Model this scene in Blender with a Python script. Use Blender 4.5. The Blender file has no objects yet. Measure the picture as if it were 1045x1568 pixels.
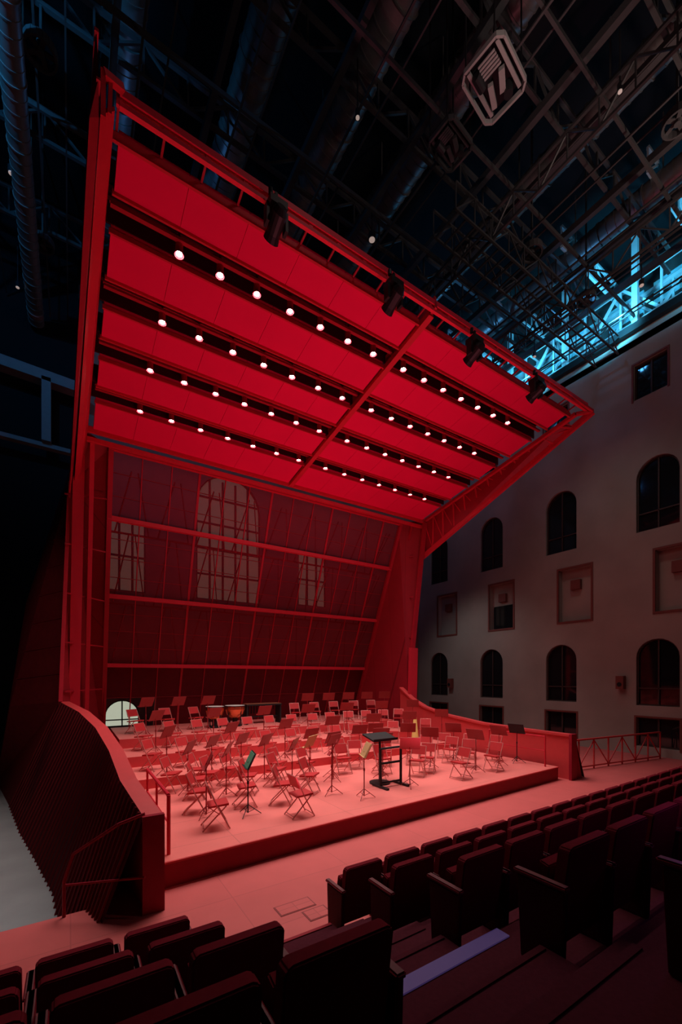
import bpy, math, random
from mathutils import Vector, Matrix
random.seed(7)
SC=bpy.context.scene
try:
    SC.view_settings.view_transform='Standard'
    SC.view_settings.look='None'
except Exception as e: print(e)

# ------------------------------------------------------------ camera model
H=3.25; F=636.5; CU=522.5; VH=1036.0
YAW=math.radians(33.07)
FX,FY=math.sin(YAW),math.cos(YAW)
def px(u,v,X=None,Y=None,Z=None):
    """survey helper: photo point (1045 px wide plate) + one known coordinate -> world position"""
    a=(u-CU)/F; dx=FX+a*FY; dy=FY-a*FX; dz=-(v-VH)/F
    if X is not None: d=X/dx
    elif Y is not None: d=Y/dy
    else: d=(Z-H)/dz
    return Vector((d*dx,d*dy,H+d*dz))
cd=bpy.data.cameras.new('camera'); cam=bpy.data.objects.new('camera',cd)
SC.collection.objects.link(cam); SC.camera=cam
cam.location=(0,0,H); cam.rotation_euler=(math.radians(90),0,-YAW)
cd.sensor_fit='HORIZONTAL'; cd.sensor_width=36; cd.lens=36*F/1045; cd.shift_y=(VH-784)/1045
cd.clip_start=0.05; cd.clip_end=200

# ------------------------------------------------------------ materials
def mat(name,col,rough=0.6,metal=0.0,var=0.12,scale=6.0,bump=0.0,emit=None,estr=0.0,spec=0.4,alpha=None):
    m=bpy.data.materials.new(name); m.use_nodes=True
    n=m.node_tree.nodes; l=m.node_tree.links
    b=n.get('Principled BSDF'); out=n.get('Material Output')
    b.inputs['Roughness'].default_value=rough; b.inputs['Metallic'].default_value=metal
    b.inputs['Specular IOR Level'].default_value=spec
    tc=n.new('ShaderNodeTexCoord'); nz=n.new('ShaderNodeTexNoise')
    nz.inputs['Scale'].default_value=scale; nz.inputs['Detail'].default_value=5
    l.new(tc.outputs['Object'],nz.inputs['Vector'])
    mx=n.new('ShaderNodeMix'); mx.data_type='RGBA'
    mx.inputs[6].default_value=(*[c*(1-var) for c in col],1)
    mx.inputs[7].default_value=(*[min(1,c*(1+var)) for c in col],1)
    l.new(nz.outputs['Fac'],mx.inputs[0]); l.new(mx.outputs[2],b.inputs['Base Color'])
    if bump>0:
        bp=n.new('ShaderNodeBump'); bp.inputs['Strength'].default_value=bump; bp.inputs['Distance'].default_value=0.02
        l.new(nz.outputs['Fac'],bp.inputs['Height']); l.new(bp.outputs[0],b.inputs['Normal'])
    if emit is not None:
        b.inputs['Emission Color'].default_value=(*emit,1); b.inputs['Emission Strength'].default_value=estr
    if alpha is not None:
        t=n.new('ShaderNodeBsdfTransparent'); ms=n.new('ShaderNodeMixShader')
        ms.inputs[0].default_value=alpha
        l.new(t.outputs[0],ms.inputs[1]); l.new(b.outputs[0],ms.inputs[2]); l.new(ms.outputs[0],out.inputs[0])
    return m
def board_mat(name,col,rough,bw,bh,line,spec=0.4):
    m=mat(name,col,rough,var=0.10,scale=2.0,spec=spec)
    n=m.node_tree.nodes; l=m.node_tree.links; b=n['Principled BSDF']
    src=b.inputs['Base Color'].links[0].from_socket
    br=n.new('ShaderNodeTexBrick'); br.inputs['Scale'].default_value=1.0
    br.inputs['Brick Width'].default_value=bw; br.inputs['Row Height'].default_value=bh
    br.inputs['Mortar Size'].default_value=0.008; br.offset=0.0
    br.inputs['Color1'].default_value=(1,1,1,1); br.inputs['Color2'].default_value=(0.93,0.93,0.93,1)
    br.inputs['Mortar'].default_value=(line,line,line,1)
    tc=[x for x in n if x.type=='TEX_COORD'][0]
    l.new(tc.outputs['Object'],br.inputs['Vector'])
    mm=n.new('ShaderNodeMix'); mm.data_type='RGBA'; mm.blend_type='MULTIPLY'; mm.inputs[0].default_value=1
    l.new(src,mm.inputs[6]); l.new(br.outputs['Color'],mm.inputs[7]); l.new(mm.outputs[2],b.inputs['Base Color'])
    return m
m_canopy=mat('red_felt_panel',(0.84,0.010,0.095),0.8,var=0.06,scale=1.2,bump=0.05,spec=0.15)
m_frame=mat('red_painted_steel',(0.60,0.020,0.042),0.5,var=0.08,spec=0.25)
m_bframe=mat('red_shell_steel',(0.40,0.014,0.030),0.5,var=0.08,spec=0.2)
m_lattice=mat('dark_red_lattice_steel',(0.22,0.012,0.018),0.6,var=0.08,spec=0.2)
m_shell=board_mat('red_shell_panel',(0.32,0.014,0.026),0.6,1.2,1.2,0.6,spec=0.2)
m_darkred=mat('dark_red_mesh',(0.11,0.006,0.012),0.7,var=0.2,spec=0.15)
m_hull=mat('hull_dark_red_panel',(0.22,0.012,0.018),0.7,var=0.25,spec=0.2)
m_slot=mat('dark_red_slot_cover',(0.05,0.003,0.006),0.8,spec=0.1)  # for covers added above the open slots so they stay dark
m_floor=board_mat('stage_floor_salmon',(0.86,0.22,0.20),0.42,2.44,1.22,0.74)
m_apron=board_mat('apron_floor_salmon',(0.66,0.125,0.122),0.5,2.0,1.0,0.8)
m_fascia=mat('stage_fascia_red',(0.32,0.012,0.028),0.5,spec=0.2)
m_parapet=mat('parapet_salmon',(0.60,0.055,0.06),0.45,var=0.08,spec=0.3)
m_scrim=mat('red_scrim',(0.25,0.012,0.022),0.6,alpha=0.62,spec=0.1)
m_plaster=mat('beige_plaster',(0.36,0.30,0.265),0.9,var=0.30,scale=0.5,bump=0.3,spec=0.15)
m_plaster_b=mat('old_masonry',(0.30,0.15,0.12),0.9,var=0.3,scale=0.9,bump=0.3,spec=0.15)
m_black=mat('black_metal',(0.015,0.015,0.017),0.5,spec=0.3)
m_steel=mat('dark_steel',(0.060,0.056,0.058),0.55,metal=0.2,var=0.2)
m_duct=mat('galvanised_duct',(0.24,0.22,0.21),0.42,metal=0.6,var=0.2)
m_lgrey=mat('grey_painted_steel',(0.17,0.16,0.17),0.6)
m_white=mat('light_grey_metal',(0.34,0.32,0.31),0.5)
m_glass=mat('dark_window_glass',(0.010,0.011,0.013),0.06,spec=0.7,var=0.05)
m_wframe=mat('window_frame_brown',(0.06,0.03,0.026),0.6)
m_niche=mat('niche_trim_red',(0.20,0.05,0.04),0.6)
m_lit=mat('lit_window_glass',(0.3,0.2,0.17),0.3,emit=(0.75,0.48,0.36),estr=0.10)
m_litw=mat('bright_window_glass',(0.5,0.5,0.45),0.3,emit=(0.80,0.85,0.65),estr=0.5)
m_bulb=mat('lamp_lens',(1,0.9,0.85),0.3,emit=(1,0.88,0.82),estr=60)
m_seat=mat('seat_velvet_dark_red',(0.17,0.006,0.016),0.85,var=0.2,scale=20,bump=0.1,spec=0.12)
m_seatf=mat('seat_frame_dark',(0.07,0.007,0.012),0.6,spec=0.15)
m_arm=mat('armrest_cap_mauve',(0.22,0.07,0.08),0.5,spec=0.25)
m_cpad=mat('chair_pad_red',(0.52,0.03,0.035),0.5)
m_ctube=mat('chair_tube',(0.62,0.22,0.20),0.35,metal=0.3)
m_stand=mat('music_stand_red',(0.30,0.022,0.026),0.4)
m_paper=mat('score_paper_tan',(0.55,0.34,0.16),0.7)
m_conc=mat('grey_concrete',(0.30,0.31,0.32),0.8,var=0.2,scale=1.5,bump=0.1,spec=0.2)
m_copper=mat('copper_kettle',(0.65,0.22,0.10),0.25,metal=0.9)
m_skin=mat('drum_head',(0.85,0.8,0.75),0.5)
m_yellow=mat('yellow_cloth',(0.85,0.66,0.20),0.7)
m_green=mat('green_cloth',(0.10,0.32,0.20),0.7)
m_violet=mat('violet_step_nosing',(0.05,0.03,0.09),0.5,emit=(0.24,0.13,0.50),estr=0.11)
m_carpet=mat('dark_carpet',(0.09,0.016,0.026),0.95,var=0.2,scale=30,bump=0.1,spec=0.08)
m_roof=mat('dark_roof',(0.010,0.010,0.012),0.9,spec=0.1)
m_blueglass=mat('sky_blue_clerestory_glass',(0.1,0.3,0.4),0.2,emit=(0.04,0.36,0.55),estr=0.5)
m_wood=mat('marimba_wood',(0.35,0.12,0.07),0.4)

# ------------------------------------------------------------ mesh builder
class MB:
    def __init__(s): s.v=[];s.f=[];s.m=[]
    def add(s,vs,fs,mi=0):
        o=len(s.v); s.v+= [tuple(p) for p in vs]
        for f in fs: s.f.append([o+i for i in f]); s.m.append(mi)
    def hexa(s,c,mi=0): # c: 4 bottom + 4 top
        s.add(c,[(3,2,1,0),(4,5,6,7),(0,1,5,4),(1,2,6,5),(2,3,7,6),(3,0,4,7)],mi)
    def box(s,x0,x1,y0,y1,z0,z1,mi=0):
        s.hexa([(x0,y0,z0),(x1,y0,z0),(x1,y1,z0),(x0,y1,z0),(x0,y0,z1),(x1,y0,z1),(x1,y1,z1),(x0,y1,z1)],mi)
    def beam(s,a,b,w=0.1,h=None,up=(0,0,1),mi=0):
        a=Vector(a);b=Vector(b);h=h or w
        t=(b-a)
        if t.length<1e-6: return
        t.normalize(); up=Vector(up)
        if abs(t.dot(up))>0.98: up=Vector((1,0,0))
        r=t.cross(up).normalized(); q=r.cross(t).normalized()
        r=r*w/2;q=q*h/2
        s.hexa([a-r-q,a+r-q,b+r-q,b-r-q,a-r+q,a+r+q,b+r+q,b-r+q],mi)
    def cyl(s,a,b,r,n=10,r2=None,mi=0,cap=True):
        a=Vector(a);b=Vector(b);r2=r if r2 is None else r2
        t=(b-a).normalized(); up=Vector((0,0,1)) if abs(t.z)<0.95 else Vector((1,0,0))
        x=t.cross(up).normalized(); y=x.cross(t)
        vs=[];fs=[]
        for i in range(n):
            an=2*math.pi*i/n; dd=x*math.cos(an)+y*math.sin(an)
            vs.append(a+dd*r); vs.append(b+dd*r2)
        for i in range(n):
            j=(i+1)%n; fs.append((2*i,2*j,2*j+1,2*i+1))
        if cap:
            fs.append(tuple(2*i for i in range(n))[::-1]); fs.append(tuple(2*i+1 for i in range(n)))
        s.add(vs,fs,mi)
    def path(s,pts,r,n=8,mi=0):
        for a,b in zip(pts[:-1],pts[1:]): s.cyl(a,b,r,n,mi=mi)
    def prism(s,pts,ext,mi=0):
        pts=[Vector(p) for p in pts]; e=Vector(ext); n=len(pts)
        fs=[tuple(range(n))[::-1],tuple(range(n,2*n))]+[(i,(i+1)%n,n+(i+1)%n,n+i) for i in range(n)]
        s.add(pts+[p+e for p in pts],fs,mi)
    def truss(s,a,b,depth=0.6,w=0.08,step=0.9,mi=0):
        a=Vector(a);b=Vector(b); L=(b-a).length; n=max(2,int(L/step)); dz=Vector((0,0,depth))
        s.beam(a,b,w,w,mi=mi); s.beam(a+dz,b+dz,w,w,mi=mi)
        for i in range(n):
            p=a+(b-a)*i/n; q=a+(b-a)*(i+1)/n
            if i%2==0: s.beam(p,q+dz,w*0.6,w*0.6,mi=mi)
            else: s.beam(p+dz,q,w*0.6,w*0.6,mi=mi)
            s.beam(p,p+dz,w*0.5,w*0.5,mi=mi)
    def duct(s,a,b,r,mi=0,n=20):
        a=Vector(a);b=Vector(b);L=(b-a).length;t=(b-a)/L
        s.cyl(a,b,r,n,mi=mi)
        k=int(L/0.3)
        for i in range(k+1):
            p=a+t*(i*0.3); q=p+t*0.04
            s.cyl(p,q,r*1.035 if i%5 else r*1.09,n,mi=mi)
    def build(s,name,mats,parent=None,smooth=False,bevel=0,data_only=False):
        me=bpy.data.meshes.new(name); me.from_pydata(s.v,[],s.f)
        for m in (mats if isinstance(mats,(list,tuple)) else [mats]): me.materials.append(m)
        me.polygons.foreach_set('material_index',s.m)
        me.validate(); me.update()
        import bmesh
        bm=bmesh.new(); bm.from_mesh(me); bmesh.ops.recalc_face_normals(bm,faces=bm.faces)
        if bevel>0:
            bmesh.ops.bevel(bm,geom=[e for e in bm.edges if e.is_manifold and e.calc_face_angle(0)>0.6],offset=bevel,segments=2,affect='EDGES',clamp_overlap=True)
        bm.to_mesh(me); bm.free()
        if smooth:
            me.polygons.foreach_set('use_smooth',[True]*len(me.polygons))
            try: me.set_sharp_from_angle(angle=math.radians(35))
            except Exception: pass
        if data_only: return me
        o=bpy.data.objects.new(name,me); SC.collection.objects.link(o)
        if parent: o.parent=parent
        return o
def inst(me,name,loc,rz=0,scale=1):
    o=bpy.data.objects.new(name,me); SC.collection.objects.link(o)
    o.location=loc; o.rotation_euler=(0,0,rz); o.scale=(scale,)*3
    return o

# ------------------------------------------------------------ hall shell
XW=20.0
cut=MB(); wins=[]
def arch_pts(c,w,z0,z1,n=12):
    r=w/2; zc=z1-r; p=[(c-r,z0),(c+r,z0)]
    for i in range(n+1):
        an=math.pi*i/n; p.append((c+r*math.cos(an),zc+r*math.sin(an)))
    return p
colsY=[3.14,7.14,11.11,15.10,19.10]
for y in colsY:
    wins.append(('a',y,1.5,2.05,4.80)); wins.append(('a',y,1.5,9.3,12.25)); wins.append(('r',y+0.25,1.2,14.9,16.4))
    wins.append(('l',y,1.5,0.35,1.55))
for y in [2.45,6.45,10.45,14.45,18.4]: wins.append(('n',y,1.5,5.9,8.4))
for k,y,w,z0,z1 in wins:
    pts=arch_pts(y,w,z0,z1) if k=='a' else [(y-w/2,z0),(y+w/2,z0),(y+w/2,z1),(y-w/2,z1)]
    cut.prism([(XW-0.2,p[0],p[1]) for p in pts],(0.55,0,0))
def boolwall(name,box,cutter,m):
    b=MB(); b.box(*box); w=b.build(name,m)
    c=cutter.build('cutter',m)
    md=w.modifiers.new('b','BOOLEAN'); md.operation='DIFFERENCE'; md.object=c; md.solver='EXACT'
    dg=bpy.context.evaluated_depsgraph_get(); dg.update()
    me=bpy.data.meshes.new_from_object(w.evaluated_get(dg)); w.modifiers.clear(); w.data=me
    bpy.data.objects.remove(c)
    return w
boolwall('wall_right',(XW,XW+0.6,-3,22,-0.6,17.75),cut,m_plaster)
wi=0
def window(k,y,w,z0,z1,x,idx,axis='X',glass=None):
    """frame, mullions and glazing set in the reveal; local plane X=x (or Y=x)"""
    b=MB()
    def T(a,z,dx=0): return (x+dx,a,z) if axis=='X' else (a,x+dx,z)
    pts=arch_pts(y,w,z0,z1) if k=='a' else [(y-w/2,z0),(y+w/2,z0),(y+w/2,z1),(y-w/2,z1)]
    e=(0.04,0,0) if axis=='X' else (0,0.04,0)
    b.prism([T(p[0],p[1],0.04) for p in pts],e,1)
    n=len(pts)
    for i in range(n):
        p,q=pts[i],pts[(i+1)%n]; b.beam(T(*p),T(*q),0.10,0.10,mi=0)
    if axis=='Y' and w>1.4:
        nv=5 if w>3 else 3
        for i in range(1,nv): b.beam(T(y-w/2+w*i/nv,z0),T(y-w/2+w*i/nv,z1-(0.35 if k=='a' else 0)),0.09,mi=0)
        nh=max(2,int((z1-z0)/1.1))
        for i in range(1,nh):
            z=z0+(z1-z0)*i/nh; b.beam(T(y-w/2,z),T(y+w/2,z),0.08,mi=0)
    elif k=='a':
        b.beam(T(y,z0),T(y,z1),0.05,mi=0)
        z=z0+(z1-z0)*.26; b.beam(T(y-w/2,z),T(y+w/2,z),0.05,mi=0)
    else:
        b.beam(T(y,z0),T(y,z1),0.06,mi=0)
    return b.build('window_%d'%idx,[m_wframe,glass or m_glass])
for k,y,w,z0,z1 in wins:
    wi+=1
    if k=='n':
        b=MB()
        b.box(XW+0.30,XW+0.35,y-w/2,y+w/2,z0,z1,1)
        if 13<y<16: b.box(XW+0.24,XW+0.30,y-w/2+0.15,y+w/2-0.1,z0,z0+1.3,2)
        for a0,a1,c0,c1 in [(y-w/2-.09,y-w/2,z0-.09,z1+.09),(y+w/2,y+w/2+.09,z0-.09,z1+.09),(y-w/2,y+w/2,z0-.09,z0),(y-w/2,y+w/2,z1,z1+.09)]:
            b.box(XW-0.04,XW+0.02,a0,a1,c0,c1,0)
        b.box(XW+0.1,XW+0.28,y-.2,y+.25,z1-1.0,z1-0.55,0)
        b.build('window_%d'%wi,[m_niche,m_plaster,m_glass])
    else:
        window('a' if k=='a' else 'r',y,w,z0,z1,XW+0.16,wi)
        if k!='a':
            t=MB()
            for a0,a1,c0,c1 in [(y-w/2-.07,y-w/2,z0-.07,z1+.07),(y+w/2,y+w/2+.07,z0-.07,z1+.07),(y-w/2,y+w/2,z1,z1+.07)]:
                t.box(XW-0.03,XW+0.02,a0,a1,c0,c1)
            t.build('trim_%d'%wi,m_niche)
# back wall behind the shell with its tall lit windows
YB=21.0
bw=[('a',6.85,3.3,7.1,13.5),('r',2.1,1.6,7.1,10.3),('r',11.7,1.8,7.3,10.3),('a',1.95,1.4,1.0,2.2)]
cut=MB()
for k,x,w,z0,z1 in bw:
    pts=arch_pts(x,w,z0,z1) if k=='a' else [(x-w/2,z0),(x+w/2,z0),(x+w/2,z1),(x-w/2,z1)]
    cut.prism([(p[0],YB-0.2,p[1]) for p in pts],(0,0.45,0))
boolwall('wall_back',(0.3,20,YB,YB+0.6,-0.6,20),cut,m_plaster_b)
b=MB(); b.box(-9,0.3,YB,YB+.6,-.6,20); b.box(-9,20,YB,YB+.6,20,23); b.build('wall_back_side',m_roof)
for i,(k,x,w,z0,z1) in enumerate(bw):
    wi+=1
    window(k,x,w,z0,z1,YB+0.1,wi,'Y',[m_lit,m_lit,m_lit,m_litw][i])
b=MB(); b.box(-9.5,-9,-3,22,-0.6,23); b.build('wall_left',m_roof)
b=MB(); b.box(-9.5,22,-3.5,-3,-0.6,23); b.build('wall_front',m_roof)
b=MB(); b.box(-9.5,24,-3.5,22,23,23.4); b.build('ceiling',m_roof)
b=MB(); b.box(-9.5,20,-3.5,22,-0.9,-0.6); b.build('floor',m_conc)
b=MB(); b.box(-4,20,-3,6.8,-0.6,0); b.box(0.3,20,6.8,20.9,-0.6,-0.002); b.build('floor_apron',m_apron)
m_hatch=mat('floor_hatch_brown',(0.30,0.05,0.05),0.6)
for u,v,w in [(452,1388,.55),(486,1398,.35)]:
    p=px(u,v,Z=0); b=MB()
    b.box(-w/2,w/2,-.13,.13,0,.006,0); b.box(-w/2+.02,w/2-.02,-.11,.11,.006,.010,1)
    o=b.build('floor_socket_hatch',[m_hatch,m_apron]); o.location=(p.x,p.y,0)
# gallery ledges on far left
b=MB()
b.beam((-9,20.2,15.4),(0.5,20.2,15.0),0.5,0.40,mi=0); b.beam((-9,20.3,12.5),(0,20.3,12.4),0.3,0.16,mi=0)
b.beam((-0.8,20.2,12.5),(-0.8,20.2,15.0),0.5,0.3,mi=0)
b.build('gallery_steel_beam',[m_lgrey,m_steel])
# wall coping + clerestory
b=MB(); b.box(XW-0.25,XW+0.9,-3,22,17.75,18.05); b.build('trim_coping',m_black)
b=MB(); b.box(22.4,22.6,-3,22,17.4,23,0)
for i in range(12):
    y0=-1+i*1.9; b.box(22.3,22.4,y0,y0+1.5,18.2,21.2,1)
    for j in range(7): b.box(22.2,22.32,y0,y0+1.5,18.4+j*0.4,18.5+j*0.4,0)
b.build('window_clerestory',[m_steel,m_blueglass])
b=MB(); b.box(XW,22.6,-3,22,17.2,17.5); b.build('gallery_floor',m_steel)
m_bsteel=mat('painted_blue_grey_steel',(0.40,0.46,0.50),0.5)
b=MB()
for x in (20.6,21.8):
    b.truss((x,-2,18.6),(x,21,18.6),1.9,0.16,1.5)
for y in range(-1,21,3):
    b.beam((20.2,y,17.9),(20.2,y,22),0.22); b.beam((20.2,y,18.3),(22,y+1.5,21.6),0.12); b.truss((16.6,y+1.2,20.6),(22,y+1.2,20.6),0.8,0.1,0.8)
b.build('roof_truss_clerestory',m_bsteel)

# ------------------------------------------------------------ technical ceiling
b=MB()
for y in [4.2,6.6,9.2,12,15,18]:
    b.truss((-8.5,y,19.0),(19.6,y,19.0),0.9,0.10,1.1)
for y in [5.3,7.8,10.6,13.5]:
    b.beam((-8.5,y,18.2),(19.6,y,18.2),0.07,0.12)
b.build('ceiling_truss',m_steel)
b=MB()
for x in [-3.2,-1.2,0.9,3.2,5.8,8.3,10.8,12.3,14.6,16.3,18.4]:
    b.beam((x,-1,18.75),(x,20.8,18.75),0.16,0.22)
    b.beam((x+0.5,-1,18.0),(x+0.5,20.8,18.0),0.05,0.05)
    b.beam((x+1.1,-1,18.3),(x+1.1,20.8,18.3),0.04,0.04)
b.build('ceiling_beam',m_steel)
for x,z,r in [(4.4,20.6,0.5),(7.1,20.7,0.5),(9.6,20.6,0.5),(13.5,20.4,0.42),(17.3,20.4,0.40),(-1.15,17.5,0.26),(1.2,20.6,0.5)]:
    b=MB(); b.duct((x,-1,z),(x,20.6,z),r)
    for y in range(0,20,3): b.beam((x,y,z+r),(x,y,22.9),0.04)
    b.build('air_duct',m_duct,smooth=True)
b=MB()
for y in [8.4,13.0]:
    b.truss((9.5,y,17.0),(19.6,y,17.0),0.8,0.06,0.8); b.truss((9.5,y+0.9,17.0),(19.6,y+0.9,17.0),0.8,0.06,0.8)
    for i in range(26): b.beam((9.6+i*0.39,y,17.0),(9.6+i*0.39,y+0.9,17.0),0.05,0.05)
for x in [11.2,15.6]:
    b.truss((x,2,17.1),(x,19,17.1),0.8,0.07,0.8)
b.build('catwalk',m_steel)
# hoist machine
def hoist(c,s,ang,tone):
    b=MB()
    for sy in (-1,1): b.beam((-s*.8,sy*s*.8,.05),(s*.8,sy*s*.8,.05),.05,.12,mi=0)
    for sx in (-1,1): b.beam((sx*s,-s*.6,.05),(sx*s,s*.6,.05),.05,.12,mi=0)
    for sx in (-1,1):
        for sy in (-1,1): b.beam((sx*s*.8,sy*s*.8,.05),(sx*s,sy*s*.6,.05),.05,.12,mi=0)
    b.box(-s*.85,s*.85,-s*.62,-s*.50,.05,.12,0); b.box(-s*.85,s*.85,s*.48,s*.60,.05,.12,0)
    for k in range(5):
        x=-s*.75+k*s*.11; b.cyl((x,-s*.42,.02),(x,s*.2,.02),.025,8,mi=0)
    b.hexa([(-s*.1,-s*.45,.0),(s*.5,-s*.2,.0),(s*.45,-s*.0,.0),(-s*.15,-s*.25,.0),(-s*.1,-s*.45,.1),(s*.5,-s*.2,.1),(s*.45,-s*.0,.1),(-s*.15,-s*.25,.1)],0)
    b.hexa([(s*.0,s*.05,.0),(s*.7,s*.25,.0),(s*.65,s*.42,.0),(-s*.05,s*.22,.0),(s*.0,s*.05,.1),(s*.7,s*.25,.1),(s*.65,s*.42,.1),(-s*.05,s*.22,.1)],0)
    b.cyl((s*.6,-s*.25,-.08),(s*.6,-s*.25,.25),s*.16,14,mi=1); b.cyl((-s*.7,s*.34,-.04),(-s*.2,s*.34,-.04),.10,12,mi=1)
    b.box(-s*.9,s*.9,-s*.7,s*.7,.2,.26,1)
    for dx in (-s,s):
        for dy in (-s*.55,s*.55): b.beam((dx,dy,0.1),(dx,dy,5.0),0.03,mi=1)
    o=b.build('hoist_machine',[tone,m_black]); o.location=c; o.rotation_euler=(0,0,ang); return o
hoist(px(757,128,Z=17.6),0.66,.15,m_white); hoist(px(690,225,Z=17.6),0.5,.1,m_steel)
def fan(c,r):
    b=MB(); c=Vector(c); n=18
    for i in range(n):
        a=2*math.pi*i/n;e=2*math.pi*(i+1)/n
        b.beam(c+Vector((math.cos(a)*r,math.sin(a)*r,0)),c+Vector((math.cos(e)*r,math.sin(e)*r,0)),0.05,0.2)
    for i in range(5):
        a=2*math.pi*i/5; b.beam(c,c+Vector((math.cos(a)*r,math.sin(a)*r,0)),0.10,0.03)
    b.cyl(c-Vector((0,0,.1)),c+Vector((0,0,.2)),r*.25,12)
    b.beam(c,c+Vector((0,0,5)),0.05)
    b.build('ceiling_fan_ventilator',m_steel)
for u,v in [(62,78),(1038,185),(898,458),(65,372),(815,385)]: fan(px(u,v,Z=17.9),0.32)
m_disc=mat('work_lamp_lens',(0.7,0.6,0.55),0.4,emit=(1,0.75,0.65),estr=0.30)
for u,v,r in [(570,367,.12),(983,437,.09),(819,546,.08),(548,180,.06),(950,140,.06),(17,265,.08),(27,440,.07)]:
    p=px(u,v,Z=17.5); b=MB()
    b.cyl(p,p+Vector((0,0,.18)),r,14,mi=0); b.cyl(p-Vector((0,0,.02)),p,r*.8,14,mi=1); b.beam(p+Vector((0,0,.1)),p+Vector((0,0,1.5)),0.03,mi=0)
    b.build('work_lamp',[m_black,m_disc])

# ------------------------------------------------------------ stage and risers
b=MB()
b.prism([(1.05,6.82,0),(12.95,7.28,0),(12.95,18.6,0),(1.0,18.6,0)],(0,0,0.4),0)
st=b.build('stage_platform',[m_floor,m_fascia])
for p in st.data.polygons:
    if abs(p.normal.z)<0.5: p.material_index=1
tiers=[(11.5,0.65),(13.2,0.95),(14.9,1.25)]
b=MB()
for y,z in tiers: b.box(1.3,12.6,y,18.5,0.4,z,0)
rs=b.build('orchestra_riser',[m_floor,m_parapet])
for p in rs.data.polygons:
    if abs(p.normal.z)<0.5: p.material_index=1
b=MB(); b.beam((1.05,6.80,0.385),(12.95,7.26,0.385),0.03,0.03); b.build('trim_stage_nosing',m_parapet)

# ------------------------------------------------------------ shell back (leaning glazed frame)
def BW(x,w): return Vector((x,18.5-3.8*w,1.25+9.1*w))
b=MB()
b.add([BW(1.05,0.27),BW(12.8,0.27),BW(12.8,1.0),BW(1.05,1.0)],[(0,1,2,3)],0)
b.build('shell_scrim_back',m_scrim)
b=MB()
yy=Vector((0,.1,0))
b.hexa([BW(2.9,0),BW(12.8,0),BW(12.8,0)+yy,BW(2.9,0)+yy,BW(2.9,.27),BW(12.8,.27),BW(12.8,.27)+yy,BW(2.9,.27)+yy],1)
b.hexa([BW(1.05,.13),BW(2.9,.13),BW(2.9,.13)+yy,BW(1.05,.13)+yy,BW(1.05,.27),BW(2.9,.27),BW(2.9,.27)+yy,BW(1.05,.27)+yy],1)
nrm=Vector((0,-0.92,-0.38))*0.12
for w in (0.27,0.53,0.79,1.0): b.beam(BW(1.0,w)+nrm,BW(12.85,w)+nrm,0.14,0.14,mi=3)
for i in range(14):
    x=1.05+i*(11.75/13); b.beam(BW(x,0),BW(x,1.0),0.035 if i%3 else 0.08,0.05,up=(0,1,0),mi=0)
for w in (0.335,0.40,0.465,0.595,0.66,0.725,0.86,0.93,0.13): b.beam(BW(1.05,w),BW(12.8,w),0.022,0.022,mi=2)
off=Vector((0,1.1,-0.1))
for i in range(9):
    x=1.3+i*1.4
    for w0,w1 in ((.27,.53),(.53,.79),(.79,1.0)):
        b.beam(BW(x,w0)+off,BW(x+0.45,w1)+off,0.035,mi=2); b.beam(BW(x+1.1 if i<8 else x,w0)+off,BW(x+0.65,w1)+off,0.035,mi=2)
for w in (.53,.79): b.beam(BW(1,w)+off,BW(12.8,w)+off,0.06,mi=2)
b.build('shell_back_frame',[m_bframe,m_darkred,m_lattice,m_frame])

# ------------------------------------------------------------ shell wings
def slab(b,q,th=(0,0.08,0),mi=0): b.prism(q,th,mi)
b=MB()
LW=[(1.05,18.5,0.4),(-0.25,15.0,0.4),(-0.25,15,2.5),(-0.02,15.6,9.3),(0.4,14.4,10.5),(1.05,14.7,10.35)]
slab(b,LW,(-0.02,0.1,0),0)
b.beam((-0.25,14.98,0.4),(-0.25,14.98,2.5),0.10,mi=1); b.beam((-0.25,14.98,2.5),(-0.02,15.5,9.3),0.22,0.10,mi=1)
b.beam((1.05,18.3,1.25),(1.05,14.6,10.3),0.14,mi=2); b.beam((0.45,16.7,1.3),(0.55,14.5,10.3),0.12,mi=1)
b.beam((0.10,15.7,2.3),(0.22,14.9,10.0),0.30,0.06,up=(0,1,0),mi=1)
for k in range(1,6):
    z=1.3+k*1.5; b.beam((0.95,18.0-k*.62,z),(-.15,15.15,z),0.04,mi=2)
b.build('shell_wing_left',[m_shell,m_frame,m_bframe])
b=MB()
RW=[(12.8,18.5,0.4),(13.45,14.6,0.4),(13.45,14.6,4.6),(14.0,14.3,10.6),(12.8,14.7,10.4)]
slab(b,RW,(0.05,0.1,0),0)
b.beam((12.8,18.3,1.25),(12.8,14.6,10.3),0.14,mi=2); b.beam((13.1,16.8,1.3),(13.4,14.5,10.4),0.09,mi=2)
b.beam((13.42,14.55,0.4),(13.5,14.5,4.6),0.5,0.08,up=(0,1,0),mi=1); b.beam((13.5,14.55,4.6),(14.0,14.25,10.5),0.22,0.1,up=(0,1,0),mi=2)
for i in range(1,5):
    z=1.3+i*1.9; b.beam((12.85,18.3-3.7*i*0.2,z),(13.5,14.5,z),0.04,mi=2)
b.build('shell_wing_right',[m_shell,m_frame,m_bframe])
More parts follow.
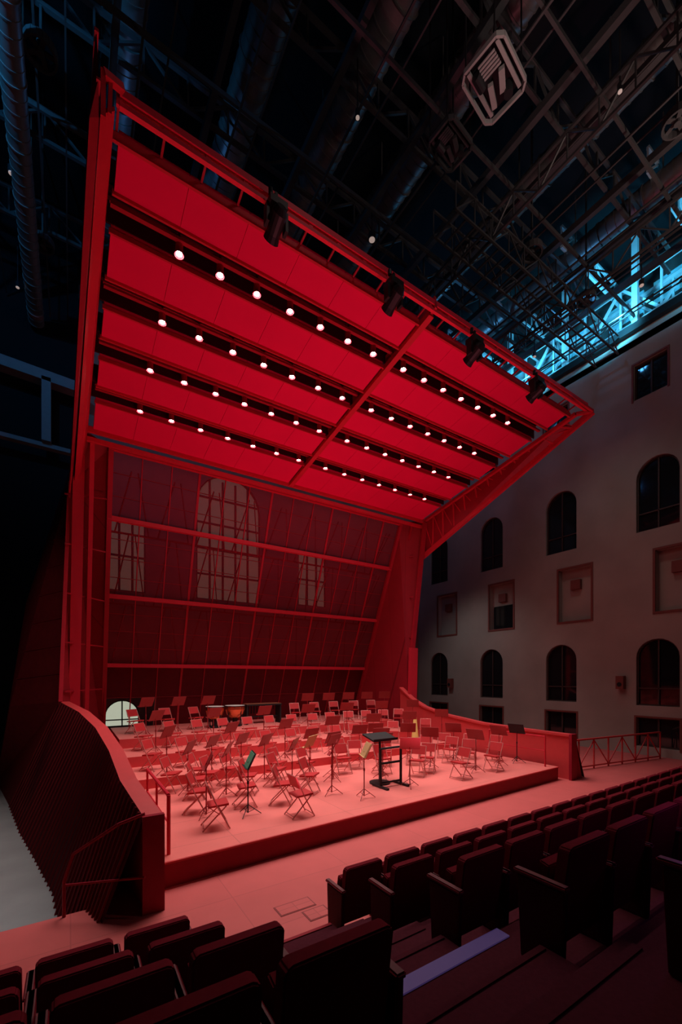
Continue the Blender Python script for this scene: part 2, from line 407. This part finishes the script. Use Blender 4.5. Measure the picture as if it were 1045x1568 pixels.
# left exterior hull
top=Vector((-0.02,15.6,9.3)); wb=Vector((-0.27,15.0,2.5)); M=Vector((-1.63,17.0,2.3)); rt=Vector((0.0,18.2,11.0)); mr=Vector((-1.4,19.5,6.0)); gb=Vector((-2.3,19.8,-0.6))
b=MB()
b.add([top,wb,M],[(0,1,2)],2); b.add([top,M,mr,rt],[(0,1,2,3)],2)
Lp=[Vector(p) for p in [(-.27,15,2.5),(.18,12.8,2.33),(.46,10.7,2.12),(.60,8.9,1.87),(.66,7.44,1.6),(.84,6.25,1.33)]]
Lb=[Vector(p) for p in [(-1.5,15.6,-.6),(-1.05,12.9,-.6),(-.6,10.7,-.6),(-.25,8.9,-.6),(-.08,6.9,-.6),(.35,6.3,0)]]
for i in range(5):
    b.add([Lp[i],Lp[i+1],Lb[i+1],Lb[i]],[(0,1,2,3)],0)
b.add([wb,M,gb,Lb[0]],[(0,1,2,3)],2); b.add([M,mr,gb],[(0,1,2)],2)
for i in range(5):
    n=8
    for j in range(n):
        p=Lp[i].lerp(Lp[i+1],j/n); q=Lb[i].lerp(Lb[i+1],j/n); o=Vector((-.02,-.01,0)); b.beam(p+o,q+o,0.014 if i<3 else .022,0.03,mi=1)
for k in range(1,8):
    a=top.lerp(wb,k/8); c=top.lerp(M,k/8); b.beam(a+Vector((-.02,-.03,0)),c+Vector((-.02,-.03,0)),0.03,mi=1)
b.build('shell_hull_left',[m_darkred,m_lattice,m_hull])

# parapets
def parapet(name,path,side,zfloor,w=0.26):
    b=MB(); s=Vector((side,0,0))
    for i in range(len(path)-1):
        p,q=path[i],path[i+1]
        pi=p+s*w; qi=q+s*w; t=Vector((0,0,-.07))
        b.hexa([p+t,pi+t,qi+t,q+t,p,pi,qi,q],0)
        pw=p+s*0.06; qw=q+s*0.06; pv=p+s*(w-.06); qv=q+s*(w-.06)
        b.hexa([Vector((pw.x,pw.y,zfloor)),Vector((pv.x,pv.y,zfloor)),Vector((qv.x,qv.y,zfloor)),Vector((qw.x,qw.y,zfloor)),pw+t,pv+t,qv+t,qw+t],1)
    e=path[-1]
    x0,x1=sorted((e.x-0.02*side,e.x+side*(w+0.02)))
    b.box(x0,x1,e.y-0.06,e.y+0.03,0,e.z+0.01,2)
    return b.build(name,[m_parapet,m_parapet,m_fascia])
parapet('parapet_left',Lp,1,0.0,0.24)
Rp=[Vector(p) for p in [(13.32,15,2.75),(13.34,14.2,2.25),(13.36,13.4,1.93),(13.4,12.2,1.68),(13.4,10.4,1.5),(13.38,8.5,1.45),(13.4,7.0,1.43)]]
parapet('parapet_right',Rp,-1,0.0)
b=MB()
b.prism([(13.4,7.02,0),(13.75,6.95,0),(13.45,7.02,1.43),(13.35,7.02,1.43)],(0,0.1,0),0)
for i in range(6):
    p,q=Rp[i],Rp[i+1]; b.add([p,q,(q.x+.6,q.y,-.0),(p.x+.6,p.y,-.0)],[(0,1,2,3)],1)
b.build('shell_hull_right',[m_fascia,m_darkred])
# handrails
b=MB()
b.path([(1.32,9.3,1.35),(1.32,7.1,1.35),(1.32,7.1,0.4)],0.03); b.cyl((1.32,9.3,.4),(1.32,9.3,1.35),.022); b.cyl((1.32,8.2,.4),(1.32,8.2,1.35),.02)
b.path([(1.32,9.3,.9),(1.32,7.1,.9)],0.015)
b.build('handrail_stage_left',m_frame)
b=MB(); b.path([(12.6,9.6,1.35),(12.6,7.5,1.35),(12.6,7.5,0.4)],0.025); b.cyl((12.6,9.6,.4),(12.6,9.6,1.35),.022); b.cyl((12.6,8.5,.4),(12.6,8.5,1.35),.02); b.path([(12.6,9.6,.9),(12.6,7.5,.9)],0.015)
b.build('handrail_stage_right',m_frame)
b=MB()
p0=px(98,1350,Y=6.75);p1=px(112,1308,Y=6.7);p2=px(182,1262,Y=6.2);p3=px(222,1246,Y=6.1)
b.path([Vector((p0.x,p0.y,0)),p0,p1,p2,p3],0.022)
b.path([p0+Vector((0,0,-.05)),p3+Vector((0,0,-.85))],0.018)
b.build('handrail_stair',m_fascia)
# zig-zag guard rail to the right wall
b=MB()
A=Vector((14.0,7.7,0));B=Vector((19.6,6.9,0)); n=7
b.beam(A+Vector((0,0,1.05)),B+Vector((0,0,1.05)),0.08,0.05); b.beam(A+Vector((0,0,.1)),B+Vector((0,0,.1)),0.05,0.04)
for i in range(n+1):
    p=A.lerp(B,i/n); b.beam(p,p+Vector((0,0,1.05)),0.04)
    if i<n:
        q=A.lerp(B,(i+1)/n)
        if i%2: b.beam(p+Vector((0,0,.1)),q+Vector((0,0,1.0)),0.03)
        else: b.beam(p+Vector((0,0,1.0)),q+Vector((0,0,.1)),0.03)
b.build('guard_rail',m_parapet)

# ------------------------------------------------------------ canopy
FL=Vector((.45,6.8,11.45));FR=Vector((14.0,7.15,12.05));RL=Vector((.4,14.3,10.55));RR=Vector((14.0,14.3,10.6))
def C(s,t,dz=0):
    a=FL.lerp(FR,s);c=RL.lerp(RR,s); p=a.lerp(c,t) if 0<=t<=1 else a+(c-a)*t
    return p+Vector((0,0,dz))
strips=[(0.045,0.145),(0.225,0.35),(0.435,0.545),(0.625,0.755),(0.83,1.0)]
slots=[(0.145,0.225),(0.35,0.435),(0.545,0.625),(0.755,0.83)]
SM=0.487
b=MB()
for t0,t1 in strips:
    for s0,s1,n in ((0.012,SM-0.008,6),(SM+0.008,0.988,6)):
        for i in range(n):
            a=s0+(s1-s0)*i/n+0.0003; c=s0+(s1-s0)*(i+1)/n-0.0003
            b.hexa([C(a,t0),C(c,t0),C(c,t1),C(a,t1),C(a,t0,.15),C(c,t0,.15),C(c,t1,.15),C(a,t1,.15)],0)
b.build('canopy_panel',m_canopy)
b=MB()
for t0,t1 in slots:
    for t in (t0-.002,t1+.002): b.beam(C(0.01,t,-.01),C(0.99,t,-.01),0.04,0.09,mi=0)
    tm=(t0+t1)/2
    b.beam(C(0.01,tm,.13),C(0.99,tm,.13),0.08,0.05,mi=2)
    b.beam(C(0.01,tm+.02,.35),C(0.99,tm+.02,.35),0.05,0.05,mi=2)
    b.hexa([C(0.0,t0,.5),C(1,t0,.5),C(1,t1,.5),C(0,t1,.5),C(0,t0,.54),C(1,t0,.54),C(1,t1,.54),C(0,t1,.54)],1)  # added dark cover: the slot itself is open above
    for t in (t0,t1): b.hexa([C(0,t-.002,.1),C(1,t-.002,.1),C(1,t+.002,.1),C(0,t+.002,.1),C(0,t-.002,.54),C(1,t-.002,.54),C(1,t+.002,.54),C(0,t+.002,.54)],1)  # added side sheets, shut out the blue hall light
b.beam(C(0,.045,0),C(1,.045,0),0.05,0.14,mi=0); b.beam(C(0,1.0,-.02),C(1,1.0,-.02),0.08,0.18,mi=0)
b.beam(C(0,1.015,-.25),C(1,1.015,-.25),0.12,0.12,mi=0)
b.beam(C(SM,0.0,-.04),C(SM,1.0,-.04),0.15,0.14,mi=0); b.beam(C(SM,-0.02,.1),C(SM,1.0,.25),0.06,0.3,mi=0)
# front rail
for t,dz,w in ((-0.012,0.10,0.11),(-0.012,-0.05,0.07),(0.01,0.3,0.05)): b.beam(C(0.01,t,dz),C(1.02,t,dz),w,w,mi=3)
for i in range(22):
    s=0.01+i/21*.98; b.beam(C(s,-0.012,.1),C(s,0.045,.1),0.035,mi=2); b.beam(C(s,-.012,-.07),C(s,-.012,.15),0.05,0.08,mi=3)
m_rail=mat('red_rail_bright',(0.85,0.03,0.07),0.5,var=0.05,spec=0.3)
b.build('canopy_frame',[m_frame,m_slot,m_bframe,m_rail])
# side cheeks
b=MB()
O0=px(148,45,Y=6.3);I0=px(176,170,Y=6.6);I1=px(135,655,Y=14.3);E1=px(122,740,Y=15.5);O1=px(106,765,Y=15.5)
O0b=px(137,180,Y=6.6)
b.prism([O0,px(151,120,Y=6.4),px(151,180,Y=6.6),O0b],(-.01,0.05,.03),1)
b.prism([O0b,px(152,180,Y=6.6),px(119,700,Y=15.0),O1],(-.01,0.03,.08),1)
b.prism([px(154,175,Y=6.6),I0,I1,E1,px(113,752,Y=15.5)],(0,0.03,.1),0)
b.beam(O0,O1,0.05,0.08,mi=0); b.beam(px(151,120,Y=6.4),px(117,740,Y=15.5),0.05,0.05,mi=0)
b.beam(px(158,108,Y=6.5),px(158,180,Y=6.6),0.06,mi=0); b.beam(px(158,112,Y=6.5),px(188,137,Y=6.6),0.09,mi=0); b.beam(px(170,120,Y=6.55),px(168,176,Y=6.6),0.05,mi=0)
b.build('canopy_cheek_left',[m_frame,m_fascia])
b=MB()
tip=Vector((14.45,6.95,12.0)); a1=Vector((14.05,14.35,10.6)); c1=Vector((14.1,14.5,8.95)); ft=Vector((14.05,7.3,11.95))
b.beam(tip,c1,0.12,0.20,mi=0); b.beam(ft,a1,0.12,0.12,mi=0); b.beam(tip,ft,0.1,mi=0); b.beam(tip,C(0.93,-.012,.1),0.07,mi=0)
for i in range(1,12):
    k=i/12; b.beam(tip.lerp(c1,k),ft.lerp(a1,k),0.05,mi=0)
    b.beam(tip.lerp(c1,k),ft.lerp(a1,(i+1)/12) ,0.035,mi=0)
b.beam(a1,c1,0.12,mi=0)
b.prism([tip.lerp(c1,.08)+Vector((.06,0,0)),c1+Vector((.06,0,0)),a1+Vector((.06,0,0)),ft+Vector((.06,.4,0))],(.03,0,0),1)
b.build('canopy_cheek_right',[m_frame,m_fascia])

# downlights
b=MB()
b.cyl((0,0,0),(0,0,.22),0.07,14,mi=0); b.cyl((0,0,-.05),(0,0,0),0.085,14,r2=.07,mi=0,cap=False); b.cyl((0,0,-.03),(0,0,-.02),0.055,14,mi=1)
b.beam((0,0,.2),(0,0,.42),0.04,mi=0)
dl=b.build('ceiling_downlight',[m_bframe,m_bulb],data_only=True)
for r,(t0,t1) in enumerate(slots):
    t=(t0+t1)/2+0.01; k=r/3
    xs=[1.72-0.07*k+i*(0.785+.045*k) for i in range(7)]+[7.46+.25*k+j*(.775+.045*k) for j in range(7)]
    for x in xs:
        s=(x-0.43)/13.57; p=C(s,t,-.03)
        o=inst(dl,'ceiling_downlight',p)
        ld=bpy.data.lights.new('lamp','SPOT'); ld.energy=[165,145,120,92][r]; ld.color=(1,0.86,0.80); ld.spot_size=math.radians([98,98,94,88][r]); ld.spot_blend=1.0; ld.shadow_soft_size=0.07
        lo=bpy.data.objects.new('lamp',ld); SC.collection.objects.link(lo); lo.parent=o; lo.location=(0,0,-.08)
# moving heads
def moving_head(p):
    b=MB()
    b.box(-.16,.16,-.14,.14,-.12,0,0)
    b.box(-.2,-.15,-.07,.07,-.42,-.1,0); b.box(.15,.2,-.07,.07,-.42,-.1,0)
    b.cyl((0,-.16,-.28),(0,.12,-.38),.13,14,r2=.12,mi=0); b.cyl((0,.12,-.38),(0,.22,-.42),.12,14,r2=.14,mi=0); b.cyl((0,-.24,-.25),(0,-.16,-.28),.08,14,r2=.13,mi=0)
    b.cyl((0,.222,-.42),(0,.225,-.422),.11,14,mi=1)
    b.beam((0,0,0),(0,0,.2),.05,mi=0); b.cyl((-.1,0,.12),(-.1,0,.22),.04,8,mi=0)
    o=b.build('moving_head_light',[m_black,m_glass]); o.location=p
for u,v in [(423,314),(603,434),(727,520),(822,582)]:
    moving_head(px(u,v,Y=6.6))

# ------------------------------------------------------------ audience terraces and seats
steps=[(3.97,0.38),(3.05,0.79),(2.13,1.2),(1.22,1.6),(0.3,2.0)]
b=MB()
for i,(y,z) in enumerate(steps):
    y1=steps[i+1][0] if i<4 else -3
    b.box(-4,20,y1,y,0,z,0)
b.build('floor_terrace',m_carpet)
b=MB(); zp=0
for i,(y,z) in enumerate(steps[:4]):
    b.box(1.38,2.72,y,y+.42,zp,(zp+z)/2,0)
    b.box(1.40,2.70,y+.38,y+.425,(zp+z)/2,(zp+z)/2+.012,2 if i<2 else 0)
    b.box(1.38,2.9,y-.11,y+.006,z,z+.012,1 if i==2 else 0); zp=z
b.build('aisle_steps',[m_carpet,m_violet,m_fascia])
def seat_mesh():
    b=MB()
    def yb(z): return -0.10-0.13*(z-.3)
    w=0.285; pts=[(-w,.16),(w,.16),(w,.84),(w-.012,.87),(w-.04,.885),(-w+.04,.885),(-w+.012,.87),(-w,.84)]
    n=len(pts)
    f=[Vector((x,yb(z)+.07,z)) for x,z in pts]; k=[Vector((x,yb(z)-.02,z)) for x,z in pts]
    b.add(f+k,[tuple(range(n)),tuple(range(n,2*n))[::-1]]+[(i,n+i,n+(i+1)%n,(i+1)%n) for i in range(n)],0)
    b.hexa([(-.26,.0,.33),(.26,.0,.33),(.26,.12,.36),(-.26,.12,.36),(-.26,-.03,.70),(.26,-.03,.70),(.26,.05,.72),(-.26,.05,.72)],0)
    for sx in (-.325,.325):
        b.box(sx-.032,sx+.032,-.20,.20,.60,.635,2)
        b.prism([(sx-.026,-.17,0),(sx-.026,.14,0),(sx-.026,.17,.60),(sx-.026,-.19,.60)],(.052,0,0),1)
    b.beam((-.325,0,.3),(.325,0,.3),.06,mi=1)
    return b.build('theatre_seat',[m_seat,m_seatf,m_arm],data_only=True,bevel=0.010,smooth=True)
sm=seat_mesh()
rows=[(4.42,0.0),(3.5,0.38),(2.6,0.79),(1.7,1.2),(0.8,1.6)]
for i,(y,z) in enumerate(rows):
    x=3.12
    while x<19.6:
        inst(sm,'theatre_seat',(x,y,z)); x+=0.66
    if i<4:
        x=[0.70,0.76,0.86,1.0][i]
        while x>-3.6:
            inst(sm,'theatre_seat',(x,y,z)); x-=0.66

# ------------------------------------------------------------ orchestra furniture
b=MB()
for sx in (-.21,.21):
    b.path([(sx,.22,0.01),(sx,.0,.42),(sx,-.19,.84)],.013,6,mi=1); b.path([(sx*.92,-.27,0.01),(sx*.92,.16,.44)],.013,6,mi=1)
b.cyl((-.21,.20,.05),(.21,.20,.05),.01,6,mi=1); b.cyl((-.19,-.24,.06),(.19,-.24,.06),.01,6,mi=1); b.cyl((-.21,-.19,.84),(.21,-.19,.84),.012,6,mi=1)
b.hexa([(-.2,-.17,.42),(.2,-.17,.42),(.2,.2,.445),(-.2,.2,.445),(-.2,-.17,.455),(.2,-.17,.455),(.2,.2,.485),(-.2,.2,.485)],0)
b.hexa([(-.205,-.13,.60),(.205,-.13,.60),(.205,-.105,.605),(-.205,-.105,.605),(-.205,-.205,.84),(.205,-.205,.84),(.205,-.18,.845),(-.205,-.18,.845)],0)
chair=b.build('folding_chair',[m_cpad,m_ctube],data_only=True,smooth=True)
def stand_mesh(m,sheet=None):
    b=MB()
    for i in range(3):
        a=2*math.pi*i/3+.5; b.cyl((0,0,.22),(math.cos(a)*.27,math.sin(a)*.27,.012),.009,6,mi=1)
        b.cyl((0,0,.06),(math.cos(a)*.14,math.sin(a)*.14,.115),.006,6,mi=1)
    b.cyl((0,0,.05),(0,0,.7),.014,8,mi=1); b.cyl((0,0,.65),(0,0,1.1),.010,8,mi=1); b.cyl((0,0,.64),(0,0,.70),.022,8,mi=1)
    b.hexa([(-.26,.02,.98),(.26,.02,.98),(.26,.035,.985),(-.26,.035,.985),(-.26,-.13,1.29),(.26,-.13,1.29),(.26,-.115,1.295),(-.26,-.115,1.295)],0)
    b.hexa([(-.26,.02,.975),(.26,.02,.975),(.26,.09,1.0),(-.26,.09,1.0),(-.26,.02,.985),(.26,.02,.985),(.26,.09,1.01),(-.26,.09,1.01)],0)
    if sheet: b.hexa([(-.22,.037,.99),(.22,.037,.99),(.22,.047,.995),(-.22,.047,.995),(-.22,-.105,1.28),(.22,-.105,1.28),(.22,-.095,1.283),(-.22,-.095,1.283)],2)
    return b.build('music_stand',[m,m_stand if m is not m_black else m_black]+([sheet] if sheet else []),data_only=True)
st_red=stand_mesh(m_stand); st_tan=stand_mesh(m_paper,m_paper); st_blk=stand_mesh(m_black); st_grn=stand_mesh(m_black,m_green)
CX,CY=6.9,7.4
placed=[]
def ok(x,y,r=0.52):
    return all((x-a)**2+(y-c)**2>r*r for a,c in placed)
def zat(y):
    z=.4
    for ty,tz in tiers:
        if y>ty: z=tz
    return z
def put_chair(x,y,jit=0.0,r=.52):
    if not ok(x,y,r): return
    placed.append((x,y)); an=math.atan2(CY-y,CX-x)-math.pi/2+random.uniform(-jit,jit)
    inst(chair,'folding_chair',(x,y,zat(y)),an)
def put_stand(x,y,me=None,r=.36,face=None):
    if not ok(x,y,r): return
    placed.append((x,y)); an=math.atan2(CY-y,CX-x)+math.pi/2
    inst(me or st_red,'music_stand',(x,y,zat(y)),an if face is None else face)
cp=px(597,1203,Z=.4); placed+= [(cp.x,cp.y),(cp.x,cp.y+.5),(cp.x,cp.y-.4)]
yc=px(636,1137,Z=.65); placed+=[(yc.x,yc.y),(yc.x-.35,yc.y-.6),(yc.x-.7,yc.y-1.2)]
b=MB()
for sx in (-.34,.34):
    b.cyl((sx,0,0),(sx,0,1.0),.035,10); b.beam((sx,-.3,.03),(sx,.3,.03),.08,.05)
b.cyl((-.34,0,1.0),(.34,0,1.0),.03,10); b.cyl((-.34,0,.62),(.34,0,.62),.03,10); b.cyl((-.34,0,.12),(.34,0,.12),.025,10)
o=b.build('conductor_rail',m_black,smooth=True); o.location=(cp.x,cp.y-.05,.4)
b=MB()
b.cyl((0,0,0),(0,0,.04),.28,16); b.cyl((0,0,.04),(0,0,1.15),.03,10)
b.hexa([(-.4,-.25,1.16),(.4,-.25,1.16),(.4,.25,1.28),(-.4,.25,1.28),(-.4,-.25,1.20),(.4,-.25,1.20),(.4,.25,1.32),(-.4,.25,1.32)])
b.beam((-.4,-.26,1.20),(.4,-.26,1.20),.03,.06)
o=b.build('conductor_music_desk',m_black); o.location=(cp.x-.05,cp.y+.35,.4)
for u,v in [(332,1266),(303,1243),(460,1248),(432,1230),(262,1212),(238,1196),(322,1210),(352,1202),(425,1192),(525,1184),(468,1192),(640,1188),(706,1192),(756,1180),(395,1176),(285,1190),(690,1168),(652,1165),(498,1165),(300,1222),(380,1215)]:
    p=px(u,v,Z=.4); put_chair(p.x,min(p.y,11.1),0.2,0.4)
for u,v,me in [(380,1248,st_grn),(558,1222,st_tan),(474,1200,st_tan),(510,1196,st_red),(628,1205,st_red),(792,1168,st_grn),(288,1215,st_red),(312,1190,st_red),(368,1192,st_red),(695,1165,st_red),(248,1190,st_red),(575,1165,st_red)]:
    p=px(u,v,Z=.4); put_stand(p.x,min(p.y,11.2),me,.3)
for r,n in ((2.6,6),(3.9,12),(5.3,16)):
    for i in range(n):
        a=math.radians(8+164*i/(n-1)); x=CX+r*math.cos(a)*1.02; y=CY+r*math.sin(a)*.74+.3
        if 1.9<x<12.2 and y<11.15: put_chair(x,y,.25)
        if i%2==0:
            x=CX+(r-.65)*math.cos(a+.07)*1.02; y=CY+(r-.65)*math.sin(a+.07)*.74+.3
            if 1.9<x<12.3 and y<11.2: put_stand(x,y)
for k,(y0,n) in enumerate(((12.55,13),(14.25,13),(16.2,11))):
    for i in range(n):
        x=1.9+(10.4)*i/(n-1)
        if k==2 and 4.3<x<7.8: continue
        put_chair(x,y0+random.uniform(-.08,.08),.15)
        if i%2==0 or k==2: put_stand(x+.25,y0-.72)
# timpani
def timp(x,y,r):
    z=zat(y); b=MB(); prof=[(.12,.32),(r*.55,.36),(r*.85,.5),(r,.68),(r,.80)]
    for (r0,z0),(r1,z1) in zip(prof[:-1],prof[1:]): b.cyl((0,0,z0),(0,0,z1),r0,24,r2=r1,mi=0,cap=False)
    b.cyl((0,0,.80),(0,0,.83),r*1.04,24,mi=1); b.cyl((0,0,.83),(0,0,.835),r*.98,24,mi=2)
    for i in range(4):
        a=math.pi*i/2+.4; c,s=math.cos(a),math.sin(a); b.cyl((c*r*.98,s*r*.98,.78),(c*r*.7,s*r*.7,0),.018,8,mi=1)
    b.cyl((0,0,.05),(0,0,.34),.1,12,mi=1); b.cyl((0,0,0),(0,0,.05),r*.7,16,mi=1)
    o=b.build('timpani_drum',[m_copper,m_black,m_skin],smooth=True); o.location=(x,y,z)
timp(4.75,16.4,.36); timp(5.6,16.5,.40)
b=MB()
b.box(-.8,.8,-.28,-.24,.78,.84,1); b.box(-.8,.8,.24,.28,.78,.84,1)
for i in range(18): b.box(-.78+i*.087,-.70+i*.087,-.24,.24,.83,.86,0)
for sx in (-.75,.75): b.box(sx-.03,sx+.03,-.25,.25,0,.8,1)
b.beam((-.75,0,.3),(.75,0,.3),.05,mi=1)
for i in range(12): b.cyl((-.7+i*.125,.1,.78),(-.7+i*.125,.1,.78-.4+.02*i),.03,8,mi=1)
o=b.build('marimba',[m_wood,m_black]); o.location=(6.9,16.8,1.25)
b=MB()
b.cyl((0,0,.1),(0,0,1.0),.15,10,r2=.06,mi=0); b.cyl((0,0,1.0),(0,0,1.12),.06,10,r2=.03,mi=0); b.cyl((0,0,0),(0,0,.1),.02,8,mi=1)
for i in range(3):
    a=2*math.pi*i/3; b.cyl((0,0,.12),(math.cos(a)*.2,math.sin(a)*.2,.01),.012,6,mi=1)
o=b.build('covered_instrument',[m_yellow,m_black],smooth=True); o.location=(yc.x,yc.y,zat(yc.y))
for u,v in [(951,1045),(690,1046)]:
    p=px(u,v,X=XW-.15); b=MB(); b.box(-.13,.13,-.15,.15,-.28,.28,0); b.cyl((-.13,0,-.08),(-.14,0,-.08),.1,14,mi=1); b.box(.13,.16,-.05,.05,-.05,.05,1)
    o=b.build('wall_loudspeaker',[m_niche,m_black],bevel=.02); o.location=p

# ------------------------------------------------------------ lights
def point(name,loc,energy,col,r=.2):
    ld=bpy.data.lights.new(name,'POINT'); ld.energy=energy; ld.color=col; ld.shadow_soft_size=r
    o=bpy.data.objects.new(name,ld); SC.collection.objects.link(o); o.location=loc; return o
def spot(name,loc,target,energy,col,ang,blend=.6,r=.15):
    ld=bpy.data.lights.new(name,'SPOT'); ld.energy=energy; ld.color=col; ld.spot_size=math.radians(ang); ld.spot_blend=blend; ld.shadow_soft_size=r
    o=bpy.data.objects.new(name,ld); SC.collection.objects.link(o); o.location=loc
    o.rotation_euler=(Vector(target)-Vector(loc)).to_track_quat('-Z','Y').to_euler(); return o
spot('wall_fill',(14.8,16.5,9.5),(20,15.5,1.0),260,(0.95,0.97,1.0),95,1.0,.5)  # unseen fill added to brighten the right wall
spot('wall_fill',(14.8,8,15.5),(20,9,1.0),190,(1,0.92,0.86),105,1.0,.5)  # second added fill on the right wall, no fixture here
# unseen red fill spots added before the stage edge to brighten the canopy
for x in (3.6,7.2,10.8): spot('canopy_fill',(x,5.75,0.12),(x,10.6,11),620,(1,0.22,0.32),82,.8,.15)
# cyan floods aimed into the clerestory
for y in (4,8,12,16): spot('blue_floodlight',(18.6,y,18.0),(21.5,y+1.5,20.2),1200,(0.08,0.62,1.0),130,.8,.1)
spot('blue_floodlight',(-3.4,9,17.0),(-1.2,13,17.8),900,(0.05,0.42,1.0),115,.9,.1)
spot('blue_floodlight',(-2.8,4,16.8),(-1.0,8,18.8),400,(0.05,0.42,1.0),115,.9,.1)
point('blue_floodlight',(15.5,14,18.4),130,(0.08,0.45,1.0))
point('blue_floodlight',(17.0,9,18.4),50,(0.08,0.45,1.0))
point('blue_floodlight',(2.5,15,18.4),25,(0.08,0.35,1.0))
spot('grid_fill',(14.0,2.0,15.5),(14.5,7,19),360,(1,0.76,0.66),120,.9)  # unseen fill added to bring out the ceiling grid
spot('grid_fill',(8.0,3.5,15.2),(9.6,6.2,19),150,(1,0.80,0.72),80,.9)  # added fill on the ducts, no fixture here
point('hall_fill',(5,3,14.5),70,(1,0.72,0.68),.3)  # faint fill added for the dim ceiling ducts, also lifts the seats
point('hall_fill',(12,2,12.5),60,(1,0.72,0.68),.3)  # second faint added fill, no fixture here
spot('floor_spot',(-1.5,6.6,4.5),(-1.1,7.6,-.6),60,(.9,.95,1),48,1.0)
spot('hull_fill',(-6,10,6),(-1,16,4),120,(1,0.75,0.65),60,1.0)  # unseen fill added so the left hull is not black
point('aisle_violet_light',(4.6,1.25,2.6),4,(0.35,0.12,1.0),.1)
w=bpy.data.worlds.new('world'); SC.world=w; w.use_nodes=True
w.node_tree.nodes['Background'].inputs[0].default_value=(0.25,0.3,0.5,1); w.node_tree.nodes['Background'].inputs[1].default_value=0.005
print('objects',len(bpy.data.objects))
